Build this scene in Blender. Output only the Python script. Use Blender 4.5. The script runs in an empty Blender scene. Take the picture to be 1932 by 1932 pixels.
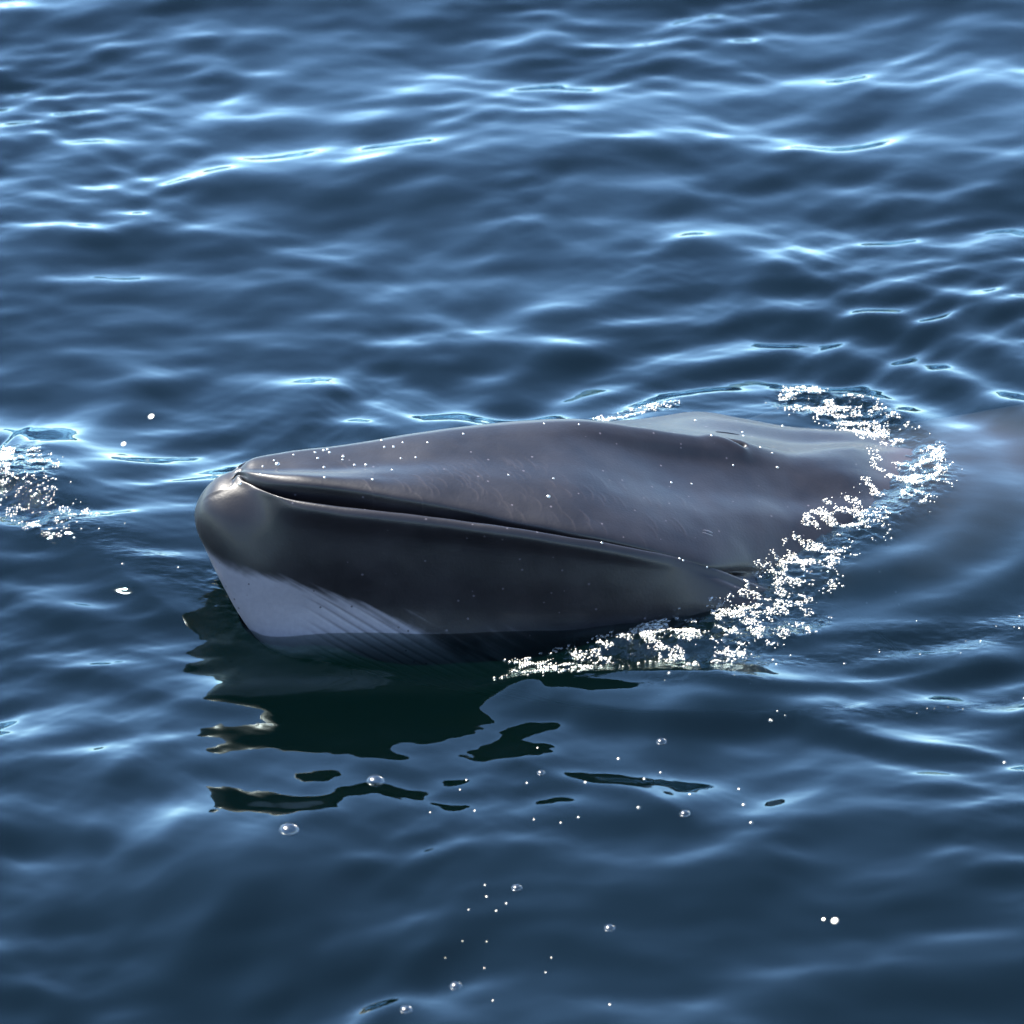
import bpy, bmesh, math, random
import numpy as np, time
T0=time.time()
def tick(n): print('TICK',n,round(time.time()-T0,1))
from mathutils import Vector
from mathutils.bvhtree import BVHTree

random.seed(7); rng = np.random.default_rng(11)
sc = bpy.context.scene
col = sc.collection

# ------------------------------------------------------------------ camera
PITCH = math.radians(30.0); DIST = 16.0; SPAN = 3.0          # metres across the picture at the whale
cam_d = bpy.data.cameras.new('camera'); cam = bpy.data.objects.new('camera', cam_d); col.objects.link(cam)
cam.location = (0, -DIST*math.cos(PITCH), DIST*math.sin(PITCH))
cam.rotation_euler = (math.pi/2 - PITCH, 0, 0)
cam_d.sensor_width = 36; cam_d.lens = 36*DIST/SPAN
cam_d.clip_start = 0.5; cam_d.clip_end = 6000
cam_d.dof.use_dof = True; cam_d.dof.focus_distance = 15.75; cam_d.dof.aperture_fstop = 3.6
sc.camera = cam

# ------------------------------------------------------------------ daylight
SUN_EL = math.radians(58); SUN_AZ = math.radians(-54)          # azimuth: clockwise from +Y (straight behind the whale)
world = bpy.data.worlds.new('World'); sc.world = world; world.use_nodes = True
wn = world.node_tree.nodes; wl = world.node_tree.links
sky = wn.new('ShaderNodeTexSky'); sky.sky_type = 'NISHITA'; sky.sun_disc = False
sky.sun_elevation = SUN_EL; sky.sun_rotation = SUN_AZ
sky.air_density = .75; sky.dust_density = 0.0; sky.ozone_density = 1.6
wn['Background'].inputs[1].default_value = 0.135
wl.new(sky.outputs[0], wn['Background'].inputs[0])
sun_d = bpy.data.lights.new('sun', 'SUN'); sun_d.energy = 4.4; sun_d.angle = math.radians(0.53); sun_d.color = (1.0, .95, .86)
sun = bpy.data.objects.new('sun', sun_d); col.objects.link(sun)
SDIR = Vector((math.cos(SUN_EL)*math.sin(SUN_AZ), math.cos(SUN_EL)*math.cos(SUN_AZ), math.sin(SUN_EL)))
sun.rotation_euler = SDIR.to_track_quat('Z', 'Y').to_euler(); sun.location = SDIR*20

sc.view_settings.view_transform = 'Standard'; sc.view_settings.look = 'None'
sc.view_settings.gamma = 1; sc.view_settings.exposure = 2.68; sc.view_settings.use_curve_mapping = False
cy = sc.cycles
cy.max_bounces = 8; cy.transparent_max_bounces = 12; cy.sample_clamp_indirect = 4.0; cy.sample_clamp_direct = 0.0
cy.caustics_reflective = False; cy.caustics_refractive = False
cy.use_denoising = True; cy.blur_glossy = 0.3

# ------------------------------------------------------------------ helpers
sp, cp = math.sin(PITCH), math.cos(PITCH)
CAMP = np.array([0, -DIST*cp, DIST*sp])
def ray(px, py):                                              # picture measured on a 1932 px square
    k = SPAN/1932/DIST
    a, b = (px-966)*k, (966-py)*k
    return np.array([a, cp + b*sp, -sp + b*cp])
def at_z(px, py, z=0.0):                                      # point of that height seen at a place in the photo
    d = ray(px, py); t = (z-CAMP[2])/d[2]
    return CAMP + t*d
def at_y(px, py, yfun):                                       # point on the curtain y = yfun(x)
    d = ray(px, py); t = (0-CAMP[1])/d[1]
    for _ in range(6):
        p = CAMP + t*d; t = (yfun(p[0])-CAMP[1])/d[1]
    return CAMP + t*d
def pchip(xs, ys):
    xs = np.array(xs, float); ys = np.array(ys, float)
    h = np.diff(xs); dl = np.diff(ys)/h; m = np.zeros_like(ys)
    for i in range(1, len(xs)-1):
        if dl[i-1]*dl[i] > 0:
            w1, w2 = 2*h[i]+h[i-1], h[i]+2*h[i-1]
            m[i] = (w1+w2)/(w1/dl[i-1] + w2/dl[i])
    m[0], m[-1] = dl[0], dl[-1]
    def f(x):
        x = np.clip(np.asarray(x, float), xs[0], xs[-1])
        i = np.clip(np.searchsorted(xs, x, side='right')-1, 0, len(xs)-2)
        t = (x-xs[i])/h[i]
        return ((1+2*t)*(1-t)**2*ys[i] + t*(1-t)**2*h[i]*m[i] + t*t*(3-2*t)*ys[i+1] + t*t*(t-1)*h[i]*m[i+1])
    return f
def sstep(a, b, x):
    t = np.clip((np.asarray(x, float)-a)/(b-a), 0, 1); return t*t*(3-2*t)
def hash3(ix, iy, iz):
    n = (ix*374761393 + iy*668265263 + iz*2147483647 + 974711) & 0xffffffff
    n = ((n ^ (n >> 13))*1274126177) & 0xffffffff
    return ((n ^ (n >> 16)) & 0xffff)/65535.0
def noise(x, y, z=0.0):
    x = np.asarray(x, float); y = np.asarray(y, float)+0*x; z = np.asarray(z, float)+0*x
    ix, iy, iz = (np.floor(v).astype(np.int64) for v in (x, y, z))
    fx, fy, fz = x-ix, y-iy, z-iz
    fx, fy, fz = (v*v*v*(v*(v*6-15)+10) for v in (fx, fy, fz))
    r = 0
    for a in (0, 1):
        for b in (0, 1):
            for c in (0, 1):
                r = r + hash3(ix+a, iy+b, iz+c)*(fx if a else 1-fx)*(fy if b else 1-fy)*(fz if c else 1-fz)
    return r*2-1
GX_ = [None]
def seg_dist(x, y, pts, margin=.7):                                      # distance to a polyline, its side and how far along
    if x is GX_[0] and margin:
        bx = [p[0] for p in pts]; by = [p[1] for p in pts]
        i0, i1 = np.searchsorted(gx, [min(bx)-margin, max(bx)+margin]); j0, j1 = np.searchsorted(gy, [min(by)-margin, max(by)+margin])
        o = [np.full(x.shape, 1e3), np.ones(x.shape), np.zeros(x.shape)]
        r = seg_dist(x[i0:i1, j0:j1], y[i0:i1, j0:j1], pts, 0)
        for k in range(3): o[k][i0:i1, j0:j1] = r[k]
        return o
    best = np.full(x.shape, 1e9); side = np.zeros(x.shape); along = np.zeros(x.shape)
    L = [0]
    for a, b in zip(pts[:-1], pts[1:]): L.append(L[-1]+math.dist(a[:2], b[:2]))
    for i, (a, b) in enumerate(zip(pts[:-1], pts[1:])):
        dx, dy = b[0]-a[0], b[1]-a[1]; l2 = dx*dx+dy*dy
        t = np.clip(((x-a[0])*dx + (y-a[1])*dy)/l2, 0, 1)
        ex, ey = x-a[0]-t*dx, y-a[1]-t*dy; d = np.hypot(ex, ey)
        m = d < best
        best = np.where(m, d, best); side = np.where(m, np.sign(dx*ey-dy*ex), side)
        along = np.where(m, (L[i]+t*math.sqrt(l2))/L[-1], along)
    return best, side, along
def smooth_line(pix, z=0.0, n=5):
    P = [at_z(a, b, z)[:2] for a, b in pix]
    t = np.arange(len(P)); fx = pchip(t, [p[0] for p in P]); fy = pchip(t, [p[1] for p in P])
    tt = np.linspace(0, len(P)-1, (len(P)-1)*n+1)
    return list(zip(fx(tt), fy(tt)))
def grid_mesh(name, V, nu, nv, wrap=False):
    me = bpy.data.meshes.new(name)
    i = np.arange(nu-1)[:, None]; j = np.arange(nv if wrap else nv-1)[None, :]; j2 = (j+1) % nv
    F = np.stack([i*nv+j+0*i, i*nv+j2+0*i, (i+1)*nv+j2, (i+1)*nv+j+0*i], -1).reshape(-1, 4)
    return me, F
def fill(me, V, F):
    V = np.ascontiguousarray(V, dtype=np.float32); F = np.ascontiguousarray(F, dtype=np.int32)
    me.vertices.add(len(V)); me.vertices.foreach_set('co', V.ravel())
    me.loops.add(F.size); me.loops.foreach_set('vertex_index', F.ravel())
    me.polygons.add(len(F)); me.polygons.foreach_set('loop_start', np.arange(len(F), dtype=np.int32)*4)
    me.update(calc_edges=True); me.validate()
    me.polygons.foreach_set('use_smooth', np.ones(len(me.polygons), bool))
def attr(me, name, vals):
    a = me.attributes.new(name, 'FLOAT', 'POINT'); a.data.foreach_set('value', np.asarray(vals, np.float32))
def node_mat(name):
    m = bpy.data.materials.new(name); m.use_nodes = True
    nt = m.node_tree; nt.nodes.clear()
    out = nt.nodes.new('ShaderNodeOutputMaterial')
    def N(t, **kw):
        n = nt.nodes.new(t)
        for k, v in kw.items(): setattr(n, k, v)
        return n
    return m, nt, out, N

# ------------------------------------------------------------------ the whale's shape (measured station by station)
YC = pchip([-.95,-.80,-.57,-.258,.053,.208,.363,.52,.674,.83,1.0,1.14,1.5,2.5,4,7],
           [-.505,-.455,-.38,-.275,-.165,-.11,-.06,0,.055,.11,.18,.25,.42,.85,1.5,2.6])
def curve_from(pix, zf=None):
    """pix: (px, py) with y on the centre line (zf None) or (px, py, z)"""
    if zf is None:
        P = [at_y(a, b, YC) for a, b in pix]
    else:
        P = [at_z(a, b, c) for a, b, c in pix]
    return P
Rg = curve_from([(455,884),(462,876),(480,867),(550,853),(650,842),(800,820),(900,808),(1000,799),(1100,796),(1200,808),(1300,822),(1400,836),(1500,862)])
zr = pchip([-.95,-.785]+[p[0] for p in Rg]+[1.0,1.14,1.3,1.6,2.5,4,7], [.385,.398]+[p[2] for p in Rg]+[.075,.012,-.014,-.030,-.12,-.5,-.9])
Lr = curve_from([(468,914,.396),(495,926,.397),(519,936,.398),(570,947,.398),(660,960,.388),(820,978,.355),(958,997,.325),(1105,1020,.27),
                 (1233,1044,.20),(1329,1068,.125),(1422,1105,.03)], 1)
dl_t = pchip([-.95,-.80]+[p[0] for p in Lr]+[.83,1.0,1.5,3,7], [.03,.03]+[YC(p[0])-p[1] for p in Lr]+[.52,.53,.56,.55,.1])
zl_t = pchip([-.95,-.80]+[p[0] for p in Lr]+[.83,1.0,1.5,3,7], [.380,.388]+[p[2] for p in Lr]+[-.06,-.12,-.3,-.7,-1.0])
Ue = curve_from([(468,895,.418),(564,904,.435),(660,914,.424),(756,930,.404),(881,953,.365),(958,972,.335),(1041,987,.312),(1105,999,.290),
                 (1217,1024,.228),(1329,1056,.145)], 1)
de_t = pchip([-.95,-.785,-.778,-.768]+[p[0] for p in Ue]+[.70,.83,1.0,1.5,3,7], [.004,.006,.018,.030]+[float(YC(p[0]))-p[1] for p in Ue]+[.455,.43,.38,.36,.35,.06])
ze_t = pchip([-.95,-.785]+[p[0] for p in Ue]+[.70,.83,1.0,1.5,3,7], [.385,.398]+[p[2] for p in Ue]+[.062,-.015,-.06,-.17,-.5,-.9])
kb_t = pchip([-.95,-.7,-.3,.1,.3,.45,.65,.8,1.0,1.3,7], [0,.004,.006,.010,.028,.044,.038,.02,.006,0,0])
mouth = pchip([-.95,-.777,-.70,.36,.5,.66,.76,.86,7], [0,0,1,1,.9,.8,.5,0,0])
mdep = pchip([-.95,0,.15,.35,.40,.46,.6,7], [1,1,.7,.45,.75,.35,.3,.3])
dw_t = pchip([-.95,-.66,-.45,-.25,0,.3,.5,.75,1.0,1.5,3,7], [.16,.235,.31,.385,.475,.56,.59,.60,.60,.62,.6,.1])
zk_t = pchip([-.95,-.66,-.3,.2,1,2.5,4,7], [-.05,-.13,-.28,-.42,-.60,-.95,-1.2,-1.2])
# chin: silhouette of the bow of the lower jaw
top_f = pchip([-.898,-.894,-.886,-.858,-.825,-.79,-.70,-.5], [.268,.292,.314,.355,.378,.388,.395,.40])
bot_f = pchip([-.898,-.894,-.882,-.851,-.810,-.758,-.70,-.6], [.275,.245,.205,.128,.045,-.03,-.09,-.15])
hw_f = pchip([-.898,-.894,-.882,-.851,-.810,-.758,-.70,-.6], [.0,.030,.060,.104,.148,.190,.225,.26])

def ring(x):
    """control points (d, z) from the ridge over the near side down to the keel"""
    zt, de, ze, kb, m = float(zr(x)), float(de_t(x)), float(ze_t(x)), float(kb_t(x)), float(mouth(x))
    dl, zl, dw, zk = float(dl_t(x)), float(zl_t(x)), float(dw_t(x)), float(zk_t(x))
    f = min(1.0, de/.2); q = float(mdep(x))
    up = [(0, zt), (.035*f, zt-.25*kb), (.075*f, zt-.95*kb),
          (.28*de+.05*f, zt-kb-(zt-kb-ze)*.20-.004*f), (.62*de+.02*f, zt-kb-(zt-kb-ze)*(.48-.14*float(sstep(.2, .5, x)))+.002), (.88*de, ze+(zt-kb-ze)*(.16+.12*float(sstep(.2, .5, x))))]
    th = .05*min(1, de/.12)
    mo = [(de, ze-.30*th), (de+.004, ze-.75*th), (de+.004, min(ze-(.5+.9*q)*th, zl-.025*q)), (max(de-.01, dl-.10*q-.02), zl-.075*q),
          (dl-.036*q-.006, zl-.055*q), (dl-.016, zl-.006), (dl-.002, zl)]
    k = np.linspace(0, 1, 7)
    sm = [(de+(dl-de)*t, ze-.012+(zl-ze+.012)*t + .010*math.sin(math.pi*t)) for t in k]
    mid = [(a[0]*m+b[0]*(1-m), a[1]*m+b[1]*(1-m)) for a, b in zip(mo, sm)]
    H = zl
    fl = [(dl+.012, zl-.016), (dl+(dw-dl)*.38, H*.80-.004), (dl+(dw-dl)*.70, H*.52-.01), (dw-.004, H*.2-.01), (dw+.012, min(-.10, zk*.4)),
          (dw*.82, zk*.78), (dw*.4, zk*.97), (0, zk)]
    P = up+mid+fl
    # chin ellipse
    if x < -.55:
        zt2, zb2, hw = float(top_f(x)), float(bot_f(x)), float(hw_f(x))
        zc, b = (zt2+zb2)/2, (zt2-zb2)/2
        angs = [66, 56, 38, 14, -12, -38, -62, -78, -90]
        el = []
        for an in angs:
            c, s = math.cos(math.radians(an)), math.sin(math.radians(an))
            el.append((hw*abs(c)**.80, zc+b*math.copysign(abs(s)**.86, s)))
        w = 1-float(sstep(-.86, -.60, x))
        wr = 1-float(sstep(-.83, -.68, x))
        for i, e in enumerate(el):
            j = len(P)-9+i
            ww = wr if i == 0 else w
            P[j] = (P[j][0]*(1-ww)+e[0]*ww, P[j][1]*(1-ww)+e[1]*ww)
        # lid over the front of the lower jaw where there is no upper jaw yet
        u = float(sstep(-.790, -.772, x))
        n = len(P)-9
        r0 = P[n]
        for i in range(n):
            t = i/n; lid = (r0[0]*t, zt2-(zt2-r0[1])*t*t)
            P[i] = (P[i][0]*u+lid[0]*(1-u), P[i][1]*u+lid[1]*(1-u))
    return np.array(P)
CNT = [8,8,10,20,24,16,14,10,8,8,8,8,8,8,18,40,40,40,18,10,8]   # samples per segment (21 points -> 20 segments)
def cr(P, counts):
    d = np.sqrt(np.maximum(np.hypot(*np.diff(P, axis=0).T), 1e-6)); t = np.concatenate([[0], np.cumsum(d)])
    n = len(P); T = np.zeros_like(P)
    for i in range(n):
        if i == 0: T[i] = (P[1]-P[0])/(t[1]-t[0]); T[i][1] *= .0
        elif i == n-1: T[i] = (P[-1]-P[-2])/(t[-1]-t[-2]); T[i][1] = 0
        else:
            a = (P[i]-P[i-1])/(t[i]-t[i-1]); b = (P[i+1]-P[i])/(t[i+1]-t[i]); w = (t[i+1]-t[i])/(t[i+1]-t[i-1])
            T[i] = a*w+b*(1-w)
    out = []
    for i in range(n-1):
        h = t[i+1]-t[i]; u = (np.arange(counts[i])/counts[i])[:, None]
        out.append((1+2*u)*(1-u)**2*P[i] + u*(1-u)**2*h*T[i] + u*u*(3-2*u)*P[i+1] + u*u*(u-1)*h*T[i+1])
    out.append(P[-1:]); return np.vstack(out)
xs = np.concatenate([-.898+.10*(1-np.cos(np.linspace(0, math.pi/2, 60))), np.arange(-.7975, -.74, .0022), np.arange(-.74, 1.25, .0034), 1.25+np.cumsum(.0034*1.07**np.arange(70))])
xs = np.unique(np.round(xs, 5))
NS = len(xs)
near = []; 
RP = np.array([ring(x) for x in xs]); RS = RP.copy(); dxs = np.gradient(xs)
for i, x in enumerate(xs):
    sg = .034*float(sstep(-.90, -.82, x)*(1-sstep(-.58, -.50, x))); sg0 = .007*float(sstep(-.895, -.86, x))
    if sg0 > .001:
        w = np.exp(-((xs-x)/sg0)**2)*dxs; w /= w.sum(); RS[i] = np.tensordot(w, RP, 1)
    if sg > .007:
        w = np.exp(-((xs-x)/sg)**2)*dxs; w /= w.sum(); sm_p = np.tensordot(w, RP, 1)
        RS[i, 12:] = sm_p[12:]; RS[i, 11] = .5*RP[i, 11]+.5*sm_p[11]
for i, x in enumerate(xs):
    P = RS[i]; e = float(sstep(.86, 1.32, x))
    if e > 0:                                                   # behind the head the body is a plain smooth barrel
        n = len(P); an = np.concatenate([np.linspace(0, 62, 13), np.linspace(68, 180, n-13)])*math.pi/180
        zt, zk_, hw_ = P[0, 1], P[-1, 1], float(dw_t(x))
        Q = np.stack([hw_*np.sin(an), (zt+zk_)/2+(zt-zk_)/2*np.cos(an)], 1); P = P*(1-e)+Q*e
    near.append(cr(P, CNT[:20]))
near = np.array(near)                                                # NS, NR, 2
roll = pchip([-.95,-.8,-.6,-.3,0,.2,.36,.52,.7,.83,1.0,2,7], [1.0,1.0,.95,.70,.52,.48,.37,.23,.10,.03,.0,0,0])
NR = near.shape[1]
farstep = list(range(NR-2, 0, -2))
X = xs[:, None]; yc = YC(xs)[:, None]
nx = X+0*near[..., 0]; ny = yc-near[..., 0]; nz = near[..., 1]
fx_ = (X+0*near[..., 0])[:, farstep]; fd = near[..., 0][:, farstep]
above = sstep(-.4, .0, near[..., 1])[:, farstep]
fy_ = yc+fd; fz_ = near[..., 1][:, farstep] - roll(xs)[:, None]*(np.sqrt(fd**2+.0016)-.04)*above
VX = np.concatenate([nx, fx_], 1); VY = np.concatenate([ny, fy_], 1); VZ = np.concatenate([nz, fz_], 1)
def grid_normals():
    P = np.stack([VX, VY, VZ], -1)
    du = np.gradient(P, axis=0); dv = np.roll(P, -1, 1)-np.roll(P, 1, 1)
    n = np.cross(du, dv); n /= np.linalg.norm(n, axis=-1, keepdims=True)+1e-12
    return n
N = grid_normals()
if N[NS//3, 40, 2] < 0: N = -N
# pleats of the throat, lumps, mouth-corner swelling, blowholes
zb = pchip([-.95,-.86,-.80,-.646,-.49,-.335,-.15,.2], [.21,.20,.185,.150,.088,.03,-.03,-.10])
W = VZ - zb(VX) + .6*np.clip(VY-YC(VX), 0, 1)*roll(VX)
gcoord = VZ + .62*(VX+.5)
disp = np.zeros_like(VX)
pleat = np.zeros_like(VX)
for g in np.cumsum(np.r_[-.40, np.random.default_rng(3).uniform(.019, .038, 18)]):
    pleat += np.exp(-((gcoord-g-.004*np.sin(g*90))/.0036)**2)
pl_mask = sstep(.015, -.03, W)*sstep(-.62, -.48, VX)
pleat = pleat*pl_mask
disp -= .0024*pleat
disp += .0022*noise(VX*5+3, VY*5, VZ*5+9) + .0009*noise(VX*17, VY*17+5, VZ*17)
fine = noise(VX*150, VY*90, VZ*90)*.5+noise(VX*300+7, VY*190, VZ*190)*.3
disp += .00012*fine
# short curved scars across the rostrum
scar = np.zeros_like(VX)
topmask = (np.arange(VX.shape[1]) < sum(CNT[:8]))[None, :]
ptsx, ptsd = VX, YC(VX)-VY
r2 = np.random.default_rng(5)
for k in range(170):
    sx = r2.uniform(-.52, .62); 
    if r2.random() > math.exp(-((sx-.0)/.32)**2)+.05: continue
    dmax = float(de_t(sx)); sd = dmax*r2.uniform(.42, .98)
    L = r2.uniform(.018, .042); cur = r2.uniform(.15, .45)
    i0, i1 = np.searchsorted(xs, [sx-.05, sx+.05])
    a = ptsx[i0:i1, :]-sx; b = ptsd[i0:i1, :]-sd
    # arc: runs along d, leaning towards the tail, hooked
    u = b/L; path = .55*L*u - cur*L*u*u*1.2
    g = np.exp(-((a-path)/.0022)**2)*np.clip(1-np.abs(u)**4, 0, 1)*(np.abs(u) < 1)*r2.uniform(.4, 1)
    scar[i0:i1, :] = np.maximum(scar[i0:i1, :], g*topmask)
disp += .0006*scar
# blowholes: two slits on the raised guard
def carve(pix0, pix1, zc, wdt, dep):
    a, b = at_z(*pix0, zc), at_z(*pix1, zc)
    d, s, al = seg_dist(VX, VY, [a[:2], b[:2]])
    return np.exp(-(d/wdt)**2)*(VZ > 0.02)
slit = carve((1342,813), (1402,819), .235, .0085, 1) + carve((1338,800), (1396,802), .215, .0085, 1)
lip = carve((1335,820), (1400,826), .235, .022, 1)
disp += -.022*slit + .006*lip*(1-np.clip(slit, 0, 1))
VX = VX+N[..., 0]*disp; VY = VY+N[..., 1]*disp; VZ = VZ+N[..., 2]*disp
me, F = grid_mesh('whale_body', None, NS, VX.shape[1], wrap=True)
V = np.stack([VX, VY, VZ], -1).reshape(-1, 3)
BASE = np.array([.3, -.05, 0.0])
nv = VX.shape[1]
# close both ends
V = np.vstack([V, [[xs[0]-.0004, YC(xs[0]), VZ[0].mean()]], [[xs[-1]+.02, YC(xs[-1]), VZ[-1].mean()]]])
j = np.arange(nv); c0, c1 = len(V)-2, len(V)-1
cap0 = np.stack([np.full(nv//2, c0), j[1::2][:nv//2], j[0::2][:nv//2], np.roll(j[1::2], 1)[:nv//2]], -1) if nv % 2 == 0 else None
if cap0 is not None:
    o = (NS-1)*nv
    cap1 = np.stack([np.full(nv//2, c1), np.roll(j[1::2], 1)+o, j[0::2]+o, j[1::2]+o], -1)
    F = np.vstack([F, cap0, cap1])
v4 = V[F[:, :4]]; cen = V.mean(0)
vol = np.einsum('ij,ij->i', v4[:, 0]-cen, np.cross(v4[:, 2]-v4[:, 0], v4[:, 3]-v4[:, 1])).sum()
print('TICK vol', vol)
if vol < 0: F = F[:, ::-1]
fill(me, V-BASE, F)
white = sstep(.016, -.024, W/(1+1.6*sstep(-.55, -.05, VX)) + (.013*noise(VX*7, gcoord*70, VZ*0) + .006*noise(VX*20, gcoord*200))*sstep(-.85, -.60, VX) + .012*noise(VX*6, VY*6, VZ*6) + .003*noise(VX*60, VY*60, VZ*60))
white *= 1-sstep(-.35, .10, VX+.12*noise(VX*4, gcoord*60))
white *= sstep(-.896, -.875, VX - .02*noise(VX*40, VY*40, VZ*40)) 
def ext(A): return np.concatenate([A.ravel(), [A[0].mean(), A[-1].mean()]])
attr(me, 'white', ext(white)); attr(me, 'scar', ext(scar)); attr(me, 'pleat', ext(pleat)); attr(me, 'slit', ext(np.clip(slit, 0, 1)))

m, nt, out, Nn = node_mat('wet_whale_skin'); L = nt.links.new
tc = Nn('ShaderNodeTexCoord')
b = Nn('ShaderNodeBsdfPrincipled')
n1 = Nn('ShaderNodeTexNoise'); n1.inputs['Scale'].default_value = 7; n1.inputs['Detail'].default_value = 9; n1.inputs['Roughness'].default_value = .62; L(tc.outputs['Object'], n1.inputs['Vector'])
r1 = Nn('ShaderNodeValToRGB'); r1.color_ramp.elements[0].color = (.0026, .0022, .0030, 1); r1.color_ramp.elements[1].color = (.0082, .0072, .0086, 1)
r1.color_ramp.elements[0].position = .3; r1.color_ramp.elements[1].position = .75; L(n1.outputs[0], r1.inputs[0])
n2 = Nn('ShaderNodeTexNoise'); n2.inputs['Scale'].default_value = 60; n2.inputs['Detail'].default_value = 5; L(tc.outputs['Object'], n2.inputs['Vector'])
mw = Nn('ShaderNodeMix', data_type='RGBA'); aw = Nn('ShaderNodeAttribute', attribute_name='white')
wcol = Nn('ShaderNodeMix', data_type='RGBA'); wcol.inputs[6].default_value = (.10, .095, .105, 1); wcol.inputs[7].default_value = (.14, .13, .14, 1); L(n2.outputs[0], wcol.inputs[0])
L(aw.outputs['Fac'], mw.inputs[0]); L(r1.outputs[0], mw.inputs[6]); L(wcol.outputs[2], mw.inputs[7])
# dark freckles
vo = Nn('ShaderNodeTexVoronoi'); vo.inputs['Scale'].default_value = 22; vo.inputs['Randomness'].default_value = 1; L(tc.outputs['Object'], vo.inputs['Vector'])
lt = Nn('ShaderNodeMath', operation='LESS_THAN'); lt.inputs[1].default_value = .075; L(vo.outputs['Distance'], lt.inputs[0])
mf = Nn('ShaderNodeMix', data_type='RGBA'); L(lt.outputs[0], mf.inputs[0]); L(mw.outputs[2], mf.inputs[6]); mf.inputs[7].default_value = (.04, .035, .04, 1)
ms = Nn('ShaderNodeMix', data_type='RGBA'); asr = Nn('ShaderNodeAttribute', attribute_name='scar'); L(mf.outputs[2], ms.inputs[6]); ms.inputs[7].default_value = (.04, .032, .032, 1)
sm_ = Nn('ShaderNodeMath', operation='MULTIPLY'); sm_.inputs[1].default_value = .20; L(asr.outputs['Fac'], sm_.inputs[0]); L(sm_.outputs[0], ms.inputs[0])
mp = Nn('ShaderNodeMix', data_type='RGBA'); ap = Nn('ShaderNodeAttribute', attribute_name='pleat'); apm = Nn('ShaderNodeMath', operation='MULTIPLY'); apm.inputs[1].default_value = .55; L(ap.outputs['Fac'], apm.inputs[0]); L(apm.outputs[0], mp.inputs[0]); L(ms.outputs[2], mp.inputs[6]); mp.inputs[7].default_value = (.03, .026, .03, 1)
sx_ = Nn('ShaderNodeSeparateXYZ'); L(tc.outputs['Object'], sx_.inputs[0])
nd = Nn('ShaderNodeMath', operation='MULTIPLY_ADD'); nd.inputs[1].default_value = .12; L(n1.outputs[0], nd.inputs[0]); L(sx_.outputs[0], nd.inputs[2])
snout_shade = Nn('ShaderNodeMapRange'); snout_shade.inputs['From Min'].default_value = -1.10; snout_shade.inputs['From Max'].default_value = -.88; snout_shade.inputs['To Min'].default_value = .35; L(nd.outputs[0], snout_shade.inputs['Value'])  # chin and jaw tips darkened in the colour, standing in for shade
wmax = Nn('ShaderNodeMath', operation='MAXIMUM'); L(snout_shade.outputs[0], wmax.inputs[0]); L(aw.outputs['Fac'], wmax.inputs[1])
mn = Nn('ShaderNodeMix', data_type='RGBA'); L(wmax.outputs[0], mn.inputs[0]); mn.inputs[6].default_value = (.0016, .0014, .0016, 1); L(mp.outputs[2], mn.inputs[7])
bk = Nn('ShaderNodeMapRange'); bk.inputs['From Min'].default_value = .80; bk.inputs['From Max'].default_value = 1.05; bk.inputs['To Max'].default_value = .85; L(nd.outputs[0], bk.inputs['Value'])
mb = Nn('ShaderNodeMix', data_type='RGBA'); L(bk.outputs[0], mb.inputs[0]); L(mn.outputs[2], mb.inputs[6]); mb.inputs[7].default_value = (.040, .029, .030, 1)
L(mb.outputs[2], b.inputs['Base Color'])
rr = Nn('ShaderNodeMapRange'); rr.inputs['To Min'].default_value = .37; rr.inputs['To Max'].default_value = .50; L(n1.outputs[0], rr.inputs['Value']); L(rr.outputs[0], b.inputs['Roughness'])
b.inputs['IOR'].default_value = 1.31
b.inputs['Coat Weight'].default_value = .12; b.inputs['Coat Roughness'].default_value = .2; b.inputs['Coat IOR'].default_value = 1.33
bp = Nn('ShaderNodeBump'); bp.inputs['Strength'].default_value = .35; bp.inputs['Distance'].default_value = .0012
n3 = Nn('ShaderNodeTexNoise'); n3.inputs['Scale'].default_value = 130; n3.inputs['Detail'].default_value = 4; L(tc.outputs['Object'], n3.inputs['Vector'])
L(n3.outputs[0], bp.inputs['Height']); L(bp.outputs[0], b.inputs['Normal'])
L(b.outputs[0], out.inputs[0])
SKIN = m
whale = bpy.data.objects.new('whale', None); col.objects.link(whale); whale.location = BASE; whale.empty_display_size = .3
whale['category'] = 'whale'; whale['label'] = 'dark grey whale lifting its head from the sea, white patch on its throat'
body = bpy.data.objects.new('body', me); col.objects.link(body); body.parent = whale; me.materials.append(SKIN)

tick('whale')
# ------------------------------------------------------------------ water
def axis(segs):
    out = []
    for a, b_, s in segs: out.append(np.arange(a, b_, s))
    return np.concatenate(out)
def outer(start, first, sign, far):
    v, s, o = start, first, []
    while abs(v) < far: s *= 1.16; v += sign*s; o.append(v)
    return o
gx = axis([(-1.90, .15, .0072), (.15, 1.32, .0042), (1.32, 2.0, .0072)])
gx = np.array(outer(-1.9, .0072, -1, 2500)[::-1]+list(gx)+outer(gx[-1], .0072, 1, 2500))
gy = axis([(-2.95, -.95, .0075), (-.95, .85, .0042), (.85, 4.1, .0105)])
gy = np.array(outer(-2.95, .0075, -1, 2500)[::-1]+list(gy)+outer(gy[-1], .0105, 1, 2500))
GX, GY = np.meshgrid(gx, gy, indexing='ij'); GX_[0] = GX

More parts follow.
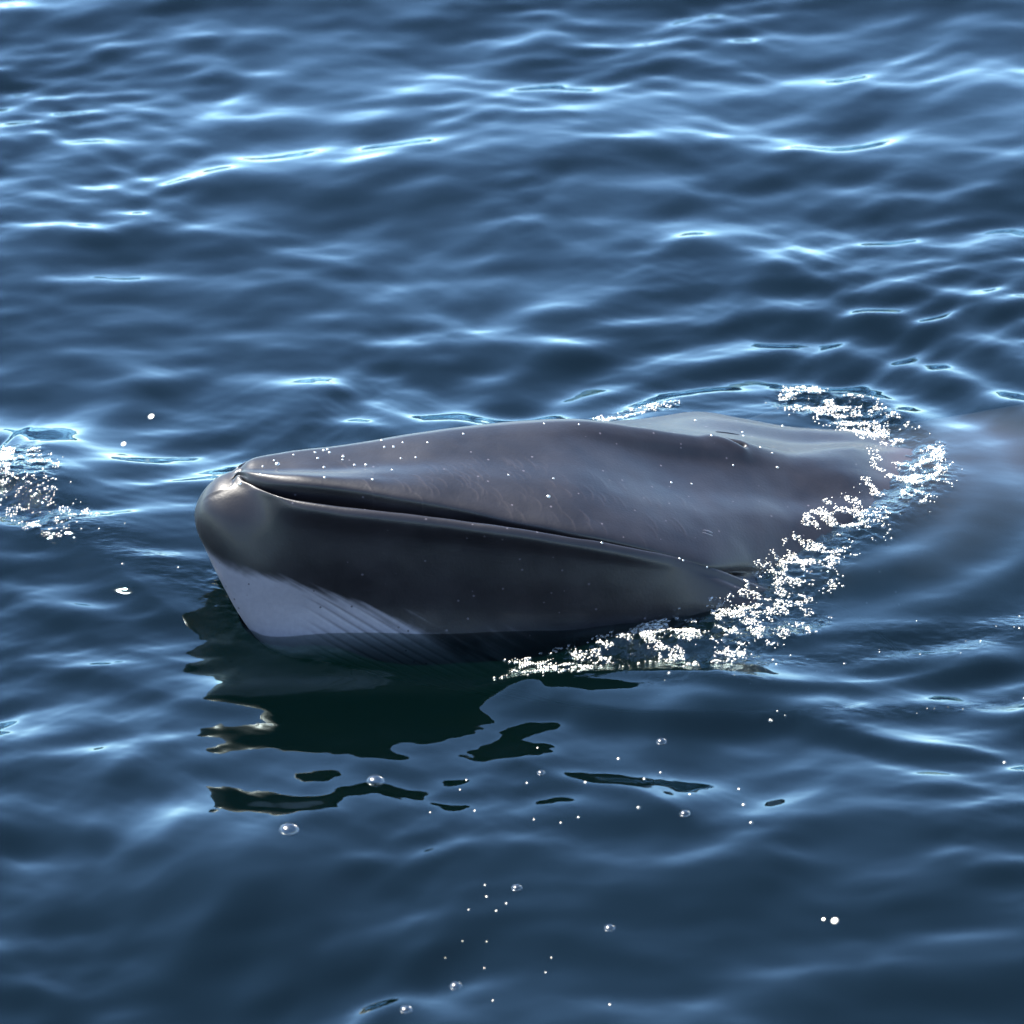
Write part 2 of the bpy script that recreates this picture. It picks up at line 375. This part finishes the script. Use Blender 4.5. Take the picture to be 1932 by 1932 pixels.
# distance field from the whale's waterline region, used to calm or ruffle the water
def blob(cx, cy, rx, ry, x, y): return np.exp(-(((x-cx)/rx)**2+((y-cy)/ry)**2))
WAVES = []
def add_waves(n, l0, l1, slope, ang, spread, seed, grp):
    r = np.random.default_rng(seed)
    lam = np.exp(r.uniform(math.log(l0), math.log(l1), n)); th = math.radians(ang)+r.normal(0, math.radians(spread), n)
    k = 2*math.pi/lam; a = slope*math.sqrt(2.0/n)/k
    for i in range(n): WAVES.append((k[i]*math.cos(th[i]), k[i]*math.sin(th[i]), a[i]*r.uniform(.6, 1.4), r.uniform(0, 2*math.pi), k[i], grp))
add_waves(14, .9, 2.2, .06, 95, 22, 1, 0)
add_waves(44, .24, .80, .078, 92, 20, 2, 1)
add_waves(18, .20, .55, .062, 140, 14, 3, 1)
add_waves(64, .085, .30, .086, 94, 24, 4, 2)
add_waves(50, .035, .10, .050, 95, 34, 6, 3)
calm_right = 1-.72*blob(1.25, .10, .85, .75, GX, GY)
near_w = 1-.6*blob(-.1, -.3, .95, .50, GX, GY)
calm = calm_right*near_w*(1-.82*blob(-.50, -1.05, .70, .45, GX, GY))
patch = .5+.5*noise(GX*.9+4, GY*.55+2); patch2 = sstep(-.25, .6, noise(GX*1.6+9, GY*.8+7)+.4*noise(GX*4, GY*2))
def waves(x, y):
    wx = x+.10*noise(x*1.3, y*.9, 3)+.03*noise(x*3.7, y*2.3, 5); wy = y+.12*noise(x*1.1+8, y*.9, 7)+.03*noise(x*3.1, y*2.7+3, 9)
    h = np.zeros_like(x); dx = np.zeros_like(x); dy = np.zeros_like(x)
    r = np.hypot(x, y-1)
    env = {0: calm*.5+.5, 1: calm*(.65+.5*patch), 2: calm*(.55+.65*patch2), 3: (calm*.7+.1)*(.25+.75*patch2*patch)}
    for g in (0, 1, 2, 3):
        fade = (1-.22*sstep(1.0, 3.0, y))/(1+(r/(40 if g == 0 else 12 if g == 1 else 7 if g == 2 else 5))**4)
        e = env[g]*fade
        hh = np.zeros_like(x); ax = np.zeros_like(x); ay = np.zeros_like(x)
        for kx, ky, a, ph, k, gg in WAVES:
            if gg != g: continue
            p = kx*wx+ky*wy+ph
            c, s = np.cos(p)*a, np.sin(p)*a
            hh += c; ax -= s*kx/k; ay -= s*ky/k
        h += hh*e; dx += ax*e; dy += ay*e
    return h, dx, dy
tick('prewave'); Hh, DX, DY = waves(GX, GY); tick('wave')
CHOP = .05
def crest(pix, amp, wf, wb, taper=(0.1, .9)):
    """a single wave crest along a line: steep on the viewer's side, gentle behind"""
    line = smooth_line(pix)
    d, s, al = seg_dist(GX, GY, line)
    w = np.where(s > 0, wb, wf)
    return amp*np.exp(-(d/w)**2)*sstep(0, taper[0], al)*(1-sstep(taper[1], 1, al))
WH = np.zeros_like(GX)
# bow wave running in from the left to the throat
WH += crest([(-60,905),(40,925),(110,985),(160,1040),(230,1095),(320,1150),(420,1190),(520,1225)], .036, .075, .25, (.02,.60))
WH += crest([(30,870),(120,835),(190,775),(260,730),(330,690)], .020, .10, .16, (.15,.8))
WH += crest([(-40,1245),(120,1255),(260,1290),(400,1330),(560,1345)], .016, .06, .14, (.1,.7))
WH += crest([(-40,1130),(100,1160),(200,1200),(330,1240),(440,1255)], .011, .05, .10, (.1,.8))
# waves leaving the right flank
WH += crest([(880,1335),(1013,1288),(1140,1279),(1261,1283),(1421,1300),(1560,1290),(1760,1262),(1960,1235)], .024, .05, .11, (.15,.9))
WH += crest([(900,1345),(1021,1331),(1161,1352),(1281,1362),(1481,1352),(1573,1372),(1700,1400),(1960,1420)], .030, .055, .13, (.15,.85))
WH += crest([(1000,1225),(1200,1222),(1420,1210),(1600,1195),(1780,1190),(1960,1150)], .011, .04, .07, (.15,.9))
WH += crest([(900,1420),(1000,1445),(1100,1480),(1200,1500),(1330,1560)], .014, .05, .10, (.2,.8))
# hollow and rim round the submerged back
rim_line = [(1085,792),(1200,768),(1340,742),(1500,732),(1620,752),(1700,790),(1765,850),(1775,905),(1730,965),(1650,1010),(1580,1060),(1520,1130)]
d, s, al = seg_dist(GX, GY, smooth_line(rim_line))
out_side = np.where(s > 0, 1, -1)
rimh = .016*np.exp(-(d/.07)**2)*sstep(0, .15, al)*(1-sstep(.8, 1, al))
WH += rimh
inside = np.where(s < 0, 1.0, 0.0)
rr_ = np.hypot((GX-.85), (GY-.18)*1.0)
for k_, (ph, am) in enumerate([(0, .009)]):
    WH += am*np.cos(2*math.pi*(rr_-.55)/.26)*np.exp(-((rr_-.85)/.40)**2)*sstep(-.6, .4, GX*.6+GY)
# trough under the chin and along the near flank
WH -= .020*blob(-.74, -.68, .18, .14, GX, GY)
WH += .050*blob(.45, -1.00, .42, .27, GX, GY)
WH += .085*blob(-.74, -1.92, .30, .30, GX, GY)
WH -= .020*blob(-.1, -.86, .9, .10, GX, GY)
WH += .005*blob(.0, -.72, .7, .06, GX, GY)
WH += .045*(np.cos(2*math.pi*np.clip(-1.2-GY, 0, 1.7)/3.4)-1)
Z = Hh+WH
PXW, PYW = GX+CHOP*DX, GY+CHOP*DY
# ruffled sheet of water where the whale breaks the surface
wash_lines = [  # (pixels, half width m, strength)
    ([(1000,1262),(1100,1246),(1230,1222),(1300,1200),(1380,1170),(1450,1135),(1530,1100)], .085, 1.0),
    ([(1470,1130),(1510,1070),(1555,1020),(1620,990),(1675,950),(1720,900)], .125, 1.0),
    ([(1250,1205),(1340,1170),(1420,1115)], .09, 1.0),
    ([(1720,905),(1700,850),(1640,800),(1590,770),(1520,750)], .10, 1.0),
    ([(1762,845),(1765,900),(1735,945),(1690,985)], .035, .9),
    ([(1300,1250),(1420,1215),(1520,1170)], .07, .8),
    ([(1120,790),(1200,778),(1270,770)], .03, .6),
    ([(20,880),(45,930),(60,980),(100,1000)], .10, 1.0),
]
wash = np.zeros_like(GX)
for pix, hw, st in wash_lines:
    d, s, al = seg_dist(GX, GY, smooth_line(pix))
    wash = np.maximum(wash, st*np.exp(-(d/hw)**4))
wash *= sstep(-.75, .1, noise(GX*6, GY*4)+.4*noise(GX*17, GY*11))*.6+.4
skim = np.zeros_like(GX)                                       # weaker ruffling in streaks
for pix, hw in [([(1050,1285),(1200,1275),(1330,1262),(1500,1248),(1700,1232),(1930,1195)], .035), ([(1230,1302),(1330,1296),(1440,1303)], .03),
                ([(1420,1360),(1520,1356),(1590,1372)], .03), ([(1560,1345),(1750,1335),(1940,1310)], .03), ([(1640,1215),(1800,1200),(1930,1170)], .08),
                ([(120,1000),(260,1070),(380,1110),(430,1140)], .08)]:
    d, s, al = seg_dist(GX, GY, smooth_line(pix)); skim = np.maximum(skim, np.exp(-(d/hw)**2))
lap = np.zeros_like(GX)                                        # glassy turbulence where the throat meets the water
for pix, hw in [([(415,1090),(450,1150),(500,1195),(560,1215),(640,1222)], .045)]:
    d, s, al = seg_dist(GX, GY, smooth_line(pix)); lap = np.maximum(lap, np.exp(-(d/hw)**2)*(1-.6*al))
Z += lap*1.1*(.0055*noise(GX*26, GY*22)+.0040*noise(GX*60+4, GY*50)+.0016*noise(GX*120, GY*100))
Z += wash*(.0052*noise(GX*26, GY*30)+.0030*noise(GX*58+4, GY*60)+.0012*noise(GX*120, GY*110))
Z += .035*blob(.62, .56, .34, .14, GX, GY)

Z += skim*(.0010*noise(GX*30, GY*50)+.0006*noise(GX*60, GY*110))
nxg, nyg = GX.shape
me, F = grid_mesh('water', None, nxg, nyg)
V = np.stack([PXW, PYW, Z], -1).reshape(-1, 3)
# sides and bottom make the sea a closed body
b0 = len(V)
Vb = V.copy().reshape(nxg, nyg, 3)
edge = [(i, 0) for i in range(nxg)]+[(nxg-1, k) for k in range(1, nyg)]+[(i, nyg-1) for i in range(nxg-2, -1, -1)]+[(0, k) for k in range(nyg-2, 0, -1)]
ei = np.array([a*nyg+b_ for a, b_ in edge]); ev = V[ei].copy(); ev[:, 2] = -6
V = np.vstack([V, ev]); ne = len(ei); q = np.arange(ne)
side = np.stack([ei, b0+q, b0+(q+1) % ne, ei[(q+1) % ne]], -1)
# bottom: strips between opposite edges
bot = []
Bi = {e: b0+i for i, e in enumerate(edge)}
V = np.vstack([V, [[0, 0, -6]]]); cc = len(V)-1
bot = [(cc, b0+i, b0+(i-1) % ne, b0+(i-2) % ne) for i in range(0, ne, 2)] if ne % 2 == 0 else []
F = np.vstack([F, side, np.array(bot)])[:, ::-1]
fill(me, V, F)
attr(me, 'wash', np.concatenate([wash.ravel(), np.zeros(ne+1)])); attr(me, 'skim', np.concatenate([skim.ravel(), np.zeros(ne+1)]))
water = bpy.data.objects.new('water', me); col.objects.link(water); water['kind'] = 'structure'; water['label'] = 'dark blue rippled sea water'

m, nt, out, Nn = node_mat('sea_water'); L = nt.links.new
geo = Nn('ShaderNodeNewGeometry')
def bump(scale, detail, strength, dist, prev=None, sx=1, sy=1, mask=None):
    mp_ = Nn('ShaderNodeMapping'); mp_.inputs['Scale'].default_value = (sx, sy, 1); L(geo.outputs['Position'], mp_.inputs['Vector'])
    t = Nn('ShaderNodeTexNoise'); t.inputs['Scale'].default_value = scale; t.inputs['Detail'].default_value = detail; L(mp_.outputs[0], t.inputs['Vector'])
    bb = Nn('ShaderNodeBump'); bb.inputs['Distance'].default_value = dist; bb.inputs['Strength'].default_value = strength
    if mask: L(mask, bb.inputs['Strength'])
    L(t.outputs[0], bb.inputs['Height'])
    if prev: L(prev, bb.inputs['Normal'])
    return bb.outputs[0]
aw = Nn('ShaderNodeAttribute', attribute_name='wash'); ak = Nn('ShaderNodeAttribute', attribute_name='skim')
bn = bump(9, 2, .22, .004, sx=.6, sy=1.3)
bn = bump(60, 3, 1, .0016, bn, sx=.7, sy=1.4, mask=ak.outputs['Fac'])
bn = bump(120, 2, 1, .003, bn, mask=aw.outputs['Fac'])
gl = Nn('ShaderNodeBsdfGlossy'); gl.inputs['Roughness'].default_value = .02; gl.inputs['Color'].default_value = (.80, .97, 1, 1); L(bn, gl.inputs['Normal'])
df = Nn('ShaderNodeBsdfDiffuse'); df.inputs['Color'].default_value = (.0005, .0054, .0048, 1); 
tr = Nn('ShaderNodeBsdfTransparent'); tr.inputs['Color'].default_value = (.80, .82, .80, 1)
mx1 = Nn('ShaderNodeMixShader'); mx1.inputs[0].default_value = .82; L(df.outputs[0], mx1.inputs[1]); L(tr.outputs[0], mx1.inputs[2])
fr = Nn('ShaderNodeFresnel'); fr.inputs['IOR'].default_value = 1.34; L(bn, fr.inputs['Normal'])
bf = Nn('ShaderNodeMath', operation='SUBTRACT'); bf.inputs[0].default_value = 1; L(geo.outputs['Backfacing'], bf.inputs[1])
fm = Nn('ShaderNodeMath', operation='MULTIPLY'); L(fr.outputs[0], fm.inputs[0]); L(bf.outputs[0], fm.inputs[1])
mx2 = Nn('ShaderNodeMixShader'); L(fm.outputs[0], mx2.inputs[0]); L(mx1.outputs[0], mx2.inputs[1]); L(gl.outputs[0], mx2.inputs[2])
L(mx2.outputs[0], out.inputs[0])
va = Nn('ShaderNodeVolumeAbsorption'); va.inputs['Color'].default_value = (.56, .62, .60, 1); va.inputs['Density'].default_value = 11
L(va.outputs[0], out.inputs['Volume'])
me.materials.append(m)

tick('water')
# ------------------------------------------------------------------ froth, bubbles and droplets
q = 4
sub = np.stack([VX, VY, VZ], -1)[::q, :]
SI, SJ = sub.shape[:2]
sv = [Vector(p) for p in sub.reshape(-1, 3)]
BV = BVHTree.FromPolygons(sv, [(i*SJ+j, i*SJ+(j+1) % SJ, (i+1)*SJ+(j+1) % SJ, (i+1)*SJ+j) for i in range(SI-1) for j in range(SJ)])
def whale_hit(px, py):
    d = Vector(ray(px, py)).normalized()
    h = BV.ray_cast(Vector(CAMP), d)
    return h[0], h[1]
PT = np.stack([PXW, PYW, Z], -1)
def water_hit(px, py):
    p = at_z(px, py, 0.0)
    for _ in range(3):
        i = int(np.clip(np.searchsorted(gx, p[0]), 3, nxg-4)); j_ = int(np.clip(np.searchsorted(gy, p[1]), 3, nyg-4))
        i0, i1, j0, j1 = max(0, i-14), i+14, max(0, j_-14), j_+14
        D = (PT[i0:i1, j0:j1, 0]-p[0])**2+(PT[i0:i1, j0:j1, 1]-p[1])**2
        k = np.unravel_index(D.argmin(), D.shape); z = PT[i0+k[0], j0+k[1], 2]
        p = at_z(px, py, z)
    return Vector(p)
m, nt, out, Nn = node_mat('bubble_film'); L = nt.links.new
gl = Nn('ShaderNodeBsdfGlossy'); gl.inputs['Roughness'].default_value = .24
tr = Nn('ShaderNodeBsdfTransparent'); lw = Nn('ShaderNodeLayerWeight'); lw.inputs['Blend'].default_value = .35
mr = Nn('ShaderNodeMapRange'); mr.inputs['To Min'].default_value = .03; mr.inputs['To Max'].default_value = .16; L(lw.outputs['Facing'], mr.inputs['Value'])
mx = Nn('ShaderNodeMixShader'); L(mr.outputs[0], mx.inputs[0]); L(tr.outputs[0], mx.inputs[1]); L(gl.outputs[0], mx.inputs[2]); L(mx.outputs[0], out.inputs[0])
FILM = m
m, nt, out, Nn = node_mat('water_bead'); L = nt.links.new
gl = Nn('ShaderNodeBsdfGlossy'); gl.inputs['Roughness'].default_value = .30; gl.inputs['Color'].default_value = (1, .965, .86, 1)
tr = Nn('ShaderNodeBsdfTransparent'); tr.inputs['Color'].default_value = (.94, .95, .95, 1)
mx = Nn('ShaderNodeMixShader'); mx.inputs[0].default_value = .07; L(tr.outputs[0], mx.inputs[1]); L(gl.outputs[0], mx.inputs[2]); L(mx.outputs[0], out.inputs[0])
BEAD = m
def dome(nr, nsg, flat=1.0, full=False):
    vs, fs = [(0, 0, flat)], []
    rings = nr
    top = math.pi if full else math.pi/2
    for r_ in range(1, rings+1):
        a = top*r_/rings*(0.97 if full else 1)
        for k in range(nsg):
            t = 2*math.pi*k/nsg; vs.append((math.sin(a)*math.cos(t), math.sin(a)*math.sin(t), math.cos(a)*flat))
    for k in range(nsg): fs.append((0, 1+k, 1+(k+1) % nsg))
    for r_ in range(rings-1):
        o = 1+r_*nsg
        for k in range(nsg): fs.append((o+k, o+nsg+k, o+nsg+(k+1) % nsg, o+(k+1) % nsg))
    return vs, fs
def dome_mesh(name, mat, **kw):
    vs, fs = dome(**kw); me = bpy.data.meshes.new(name); me.from_pydata(vs, [], fs)
    for p in me.polygons: p.use_smooth = True
    me.materials.append(mat); return me
def torus_mesh(name, mat, R_=1.0, r_=.1, n=28, k=8):
    vs, fs = [], []
    for i in range(n):
        a = 2*math.pi*i/n
        for j_ in range(k):
            b_ = 2*math.pi*j_/k; rr = R_+r_*math.cos(b_); vs.append((rr*math.cos(a), rr*math.sin(a), r_*.8*math.sin(b_)))
            fs.append((i*k+j_, ((i+1) % n)*k+j_, ((i+1) % n)*k+(j_+1) % k, i*k+(j_+1) % k))
    me = bpy.data.meshes.new(name); me.from_pydata(vs, [], fs)
    for p in me.polygons: p.use_smooth = True
    me.materials.append(mat); return me
BUB = dome_mesh('bubble', FILM, nr=10, nsg=28, flat=.62); RIM = torus_mesh('rim', FILM, r_=.07)
BUB_S = dome_mesh('bubble', BEAD, nr=6, nsg=16, flat=.4)
DROPM = BEAD.copy(); DROPM.name = 'skin_droplet'
for n_ in DROPM.node_tree.nodes:
    if n_.type == 'MIX_SHADER': n_.inputs[0].default_value = .30
DROP = dome_mesh('droplet', DROPM, nr=6, nsg=16, flat=.8)
GLINT_LENS = dome_mesh('bubble', BEAD, nr=6, nsg=20, flat=.13)  # flat lens shaped to stand in for sun glints on the water
def thing(name, me_, loc, r_, label, cat, group=None):
    o = bpy.data.objects.new(name, me_); col.objects.link(o); o.location = loc; o.scale = (r_, r_, r_)
    o['label'] = label; o['category'] = cat
    if group: o['group'] = group
    if me_ in (BUB_S, GLINT_LENS):                                            # lenses leaned to the sun's mirror angle, so the glint is shaped in
        o.rotation_mode = 'QUATERNION'; sc_ = .08 if me_ is BUB_S else .01; o.rotation_quaternion = Vector((-.32+random.gauss(0, sc_), -.41+random.gauss(0, sc_), 1)).to_track_quat('Z', 'Y')
    return o
big = [(708,1473,15,'large clear bubble at the broken edge of the dark whale reflection'),
       (545,1565,16,'large clear bubble on the lowest tongue of the dark whale reflection'),
       (1248,1399,9,'oval clear bubble nearest to the glittering wave right of the reflection'),
       (975,1675,9,'clear bubble to the right of the pair of small bubbles below the reflection'),
       (1150,1751,9,'clear bubble standing alone low in the photo, right of centre'),
       (860,1860,10,'clear bubble near the bottom edge with a bright double glint'),
       (766,1905,10,'clear bubble nearest the bottom edge of the photo'),
       (1292,1535,9,'irregular clear bubble below the scattered bubbles at the right'),
       (1021,1458,7,'clear bubble at the end of the thin dark streak')]
for px, py, r_, lab in big:
    p = water_hit(px, py); R__ = r_*SPAN/1932
    e = bpy.data.objects.new('bubble', None); col.objects.link(e); e.location = p; e['label'] = lab; e['category'] = 'bubble'; e['group'] = 'bubbles floating on the water'
    for nme, mm, dz in (('dome', BUB, 0), ('rim', RIM, 0)):
        o = bpy.data.objects.new(nme, mm); col.objects.link(o); o.parent = e; o.scale = (R__, R__, R__); o.location = (0, 0, dz)
ORD = 'first second third fourth fifth sixth seventh eighth ninth tenth eleventh twelfth thirteenth fourteenth fifteenth sixteenth seventeenth eighteenth nineteenth twentieth twenty-first twenty-second twenty-third twenty-fourth twenty-fifth twenty-sixth twenty-seventh twenty-eighth twenty-ninth thirtieth thirty-first thirty-second'.split()
small = [(1014,1411),(1167,1432),(1215,1470),(1246,1458),(1302,1499),(1394,1489),(1403,1519),(1417,1553),(1091,1542),(895,1530),(915,1670),(918,1692),
         (930,1888),(1029,1835),(1040,1807),(1151,1896),(914,1827),(918,1777),(884,1717),(994,1478),(1058,1553),(1007,1547),(1104,1477),(1895,1439),(880,1472),
         (868,1490),(1205,1524),(955,1705),(936,1719),(873,1776),(840,1808),(812,1533)]
for i, (px, py) in enumerate(sorted(small)):
    p = water_hit(px, py); r_ = (.0062 if py < 1600 and px > 1100 else .0042)*random.uniform(.8, 1.2)
    thing('bubble', BUB_S, p, r_, f'tiny glinting bubble before the whale, {ORD[i]} from the left of the scattered ones', 'bubble', 'tiny bubbles scattered on the dark water')
for px, py, r_, lab in [(285,788,.012,'brightest sun glint, modelled as a tilted lens, on the dark trough left of the whale'), (233,840,.010,'smaller modelled sun glint below and left of the brightest one'),
                        (1575,1740,.012,'bright modelled sun glint low at the right of the photo'), (1554,1737,.006,'faint modelled sun glint close beside the bright one low at the right')]:
    thing('bubble', GLINT_LENS, water_hit(px, py)+Vector((0, 0, .004)), r_, lab, 'bubble', 'modelled sun glints on open water')  # added lenses in place of sun glints on the open water
z1 = lambda a, b_: (340+a*.32, 757+b_*.32)
z2 = lambda a, b_: (881+a*.32, 695.5+b_*.32)
jaw = [z1(*p) for p in [(487,385),(553,350),(668,317),(795,303),(811,337),(847,290),(868,285),(880,303),(848,390),(851,450),(960,327),(958,345),(1027,377),(1094,376),
       (1133,462),(1203,271),(1258,270),(1312,244),(1300,337),(1248,406),(1389,332),(1458,244),(1669,193),(1187,231),(473,433)]] + [z2(*p) for p in [(455,325),(660,330),(245,628),(510,648)]]
head = [z2(*p) for p in [(1630,397),(1626,376),(1730,465),(1800,498),(1570,570),(1830,583),(1860,340),(1347,306),(1442,395),(1325,680),(1205,672),(1618,175)]]
lipd = [z2(*p) for p in [(1253,1120),(1275,1132),(1415,1170),(795,1028)]]
for lst, lab, grp in ((jaw, 'tiny water droplet on the upper jaw, %s counted from its tip', 'droplets beaded on the upper jaw'), (head, 'tiny water droplet on the crown of the head, %s from the left', 'droplets on the crown of the head'),
                      (lipd, 'tiny water droplet on the rear rim of the lower lip, %s from the left', 'droplets on the lower lip')):
    for i, (px, py) in enumerate(sorted(lst)):
        h, n = whale_hit(px, py)
        if h is None: continue
        if n.dot(Vector(ray(px, py))) > 0: n = -n
        o = thing('water_droplet', DROP, h+n*.0002, .0042*random.uniform(.75, 1.15), lab % ORD[i], 'droplet', grp); o.rotation_mode = 'QUATERNION'; o.rotation_quaternion = n.to_track_quat('Z', 'Y')
for px, py, r_, lab in [(*z1(573,372), .0075, 'largest shining droplet close behind the tip of the upper jaw'), (*z2(480,755), .0062, 'large shining droplet alone low on the side of the upper jaw'), (453,912,.007,'glinting wet droplet on the very tip of the lower jaw')]:
    h, n = whale_hit(px, py)
    if h is None: continue
    if n.dot(Vector(ray(px, py))) > 0: n = -n
    o = thing('water_droplet', DROP, h+n*.0002, r_, lab, 'droplet', 'large droplets on the jaws'); o.rotation_mode = 'QUATERNION'; o.rotation_quaternion = n.to_track_quat('Z', 'Y')
# eye (closed, only its swollen lids show) and the two blowholes
def node_plain(name, c, r):
    m_, nt_, out_, N_ = node_mat(name); b_ = N_('ShaderNodeBsdfPrincipled'); t_ = N_('ShaderNodeTexNoise'); t_.inputs['Scale'].default_value = 40
    mr_ = N_('ShaderNodeMix', data_type='RGBA'); mr_.inputs[6].default_value = (*[v*.7 for v in c], 1); mr_.inputs[7].default_value = (*c, 1)
    nt_.links.new(t_.outputs[0], mr_.inputs[0]); nt_.links.new(mr_.outputs[2], b_.inputs['Base Color']); b_.inputs['Roughness'].default_value = r
    nt_.links.new(b_.outputs[0], out_.inputs[0]); return m_
def lens(name, mat, px, py, sx, sy, sz, tilt=0, sink=0.0):
    h, n = whale_hit(px, py)
    if n.dot(Vector(ray(px, py))) > 0: n = -n
    o = bpy.data.objects.new(name, dome_mesh(name, mat, nr=10, nsg=28, full=True)); col.objects.link(o); o.parent = whale
    xa = Vector((1, .15, -.12+tilt)); xa = (xa-n*xa.dot(n)).normalized(); ya = n.cross(xa)
    from mathutils import Matrix
    M = Matrix((xa*sx, ya*sy, n*sz)).transposed().to_4x4(); M.translation = h-n*sink-Vector(BASE); o.matrix_local = M
    return o
LID = node_plain('eyelid_skin', (.020, .018, .021), .4); DARK = node_plain('dark_wet_opening', (.002, .002, .002), .35); EYE = node_plain('dark_eye', (.004, .004, .005), .08)
lens('eyelid', LID, 1336, 1003, .016, .005, .0035, 0, .001)
lens('eyelid', LID, 1335, 1008, .018, .0045, .003, 0, .001)
lens('eye', EYE, 1336, 1006, .008, .0028, .0030, 0, .0)
lens('blowhole', DARK, 1374, 817, .040, .0045, .004, .1, .0015)
# froth: thousands of beads riding on the ruffled water
bv, bf = dome(nr=4, nsg=9, flat=.45); bv = np.array(bv)
tri = [f for f in bf if len(f) == 3]; quad = [f for f in bf if len(f) == 4]
bf_t = np.array(tri+[(a, b_, c) for a, b_, c, d_ in quad]+[(a, c, d_) for a, b_, c, d_ in quad])
core = (GX > -1.9) & (GX < 2.0) & (GY > -2.9) & (GY < 4)
clump = noise(GX*26, GY*30)+.6*noise(GX*60+3, GY*75)
cellA = np.gradient(gx)[:, None]*np.gradient(gy)[None, :]
prob = (np.clip(wash, 0, 1)**1.5*sstep(-.1, .6, clump)*core + .012*skim*sstep(.2, .7, clump)*core)*cellA
pr = prob.ravel()/prob.sum(); NB = 8000
idx = rng.choice(len(pr), NB, p=pr)
bc = PT.reshape(-1, 3)[idx].copy()
for k in range(NB):
    if bc[k, 0] > -.9:
        h = BV.ray_cast(Vector((bc[k, 0], bc[k, 1], 1.5)), Vector((0, 0, -1)))[0]
        if h is not None and h.z > bc[k, 2]: bc[k, 2] = h.z if h.z < bc[k, 2]+.035 else -5
br = rng.uniform(.0016, .0050, NB)*np.where(rng.random(NB) < .12, 1.5, 1)
# keep beads on whichever surface is on top
tilt = rng.normal(0, .22, (NB, 2))+np.array([-.32, -.41])       # lenses scatter about a lean that mirrors the sun, to make them glint
nn = np.concatenate([tilt, np.ones((NB, 1))], 1); nn /= np.linalg.norm(nn, axis=1, keepdims=True)
ax_ = np.cross(nn, [0, 1, 0]); ax_ /= np.linalg.norm(ax_, axis=1, keepdims=True); ay_ = np.cross(nn, ax_)
sv_ = bv[None]*br[:, None, None]*np.stack([rng.uniform(.9, 1.25, NB), np.ones(NB), np.ones(NB)], 1)[:, None, :]
allv = bc[:, None, :]+sv_[..., 0:1]*ax_[:, None]+sv_[..., 1:2]*ay_[:, None]+sv_[..., 2:3]*nn[:, None]+np.array([0, 0, .0012])
FB = (bf_t[None]+(np.arange(NB)*len(bv))[:, None, None]).reshape(-1, 3)
me = bpy.data.meshes.new('froth'); A_ = allv.reshape(-1, 3).astype(np.float32)
me.vertices.add(len(A_)); me.vertices.foreach_set('co', A_.ravel()); me.loops.add(FB.size); me.loops.foreach_set('vertex_index', FB.ravel().astype(np.int32))
me.polygons.add(len(FB)); me.polygons.foreach_set('loop_start', np.arange(len(FB), dtype=np.int32)*3); me.update(calc_edges=True)
me.polygons.foreach_set('use_smooth', np.ones(len(FB), bool)); me.materials.append(BEAD)
froth = bpy.data.objects.new('froth', me); col.objects.link(froth); froth['kind'] = 'stuff'; froth['label'] = 'glittering froth and spray where water runs off the whale'
tick('end')
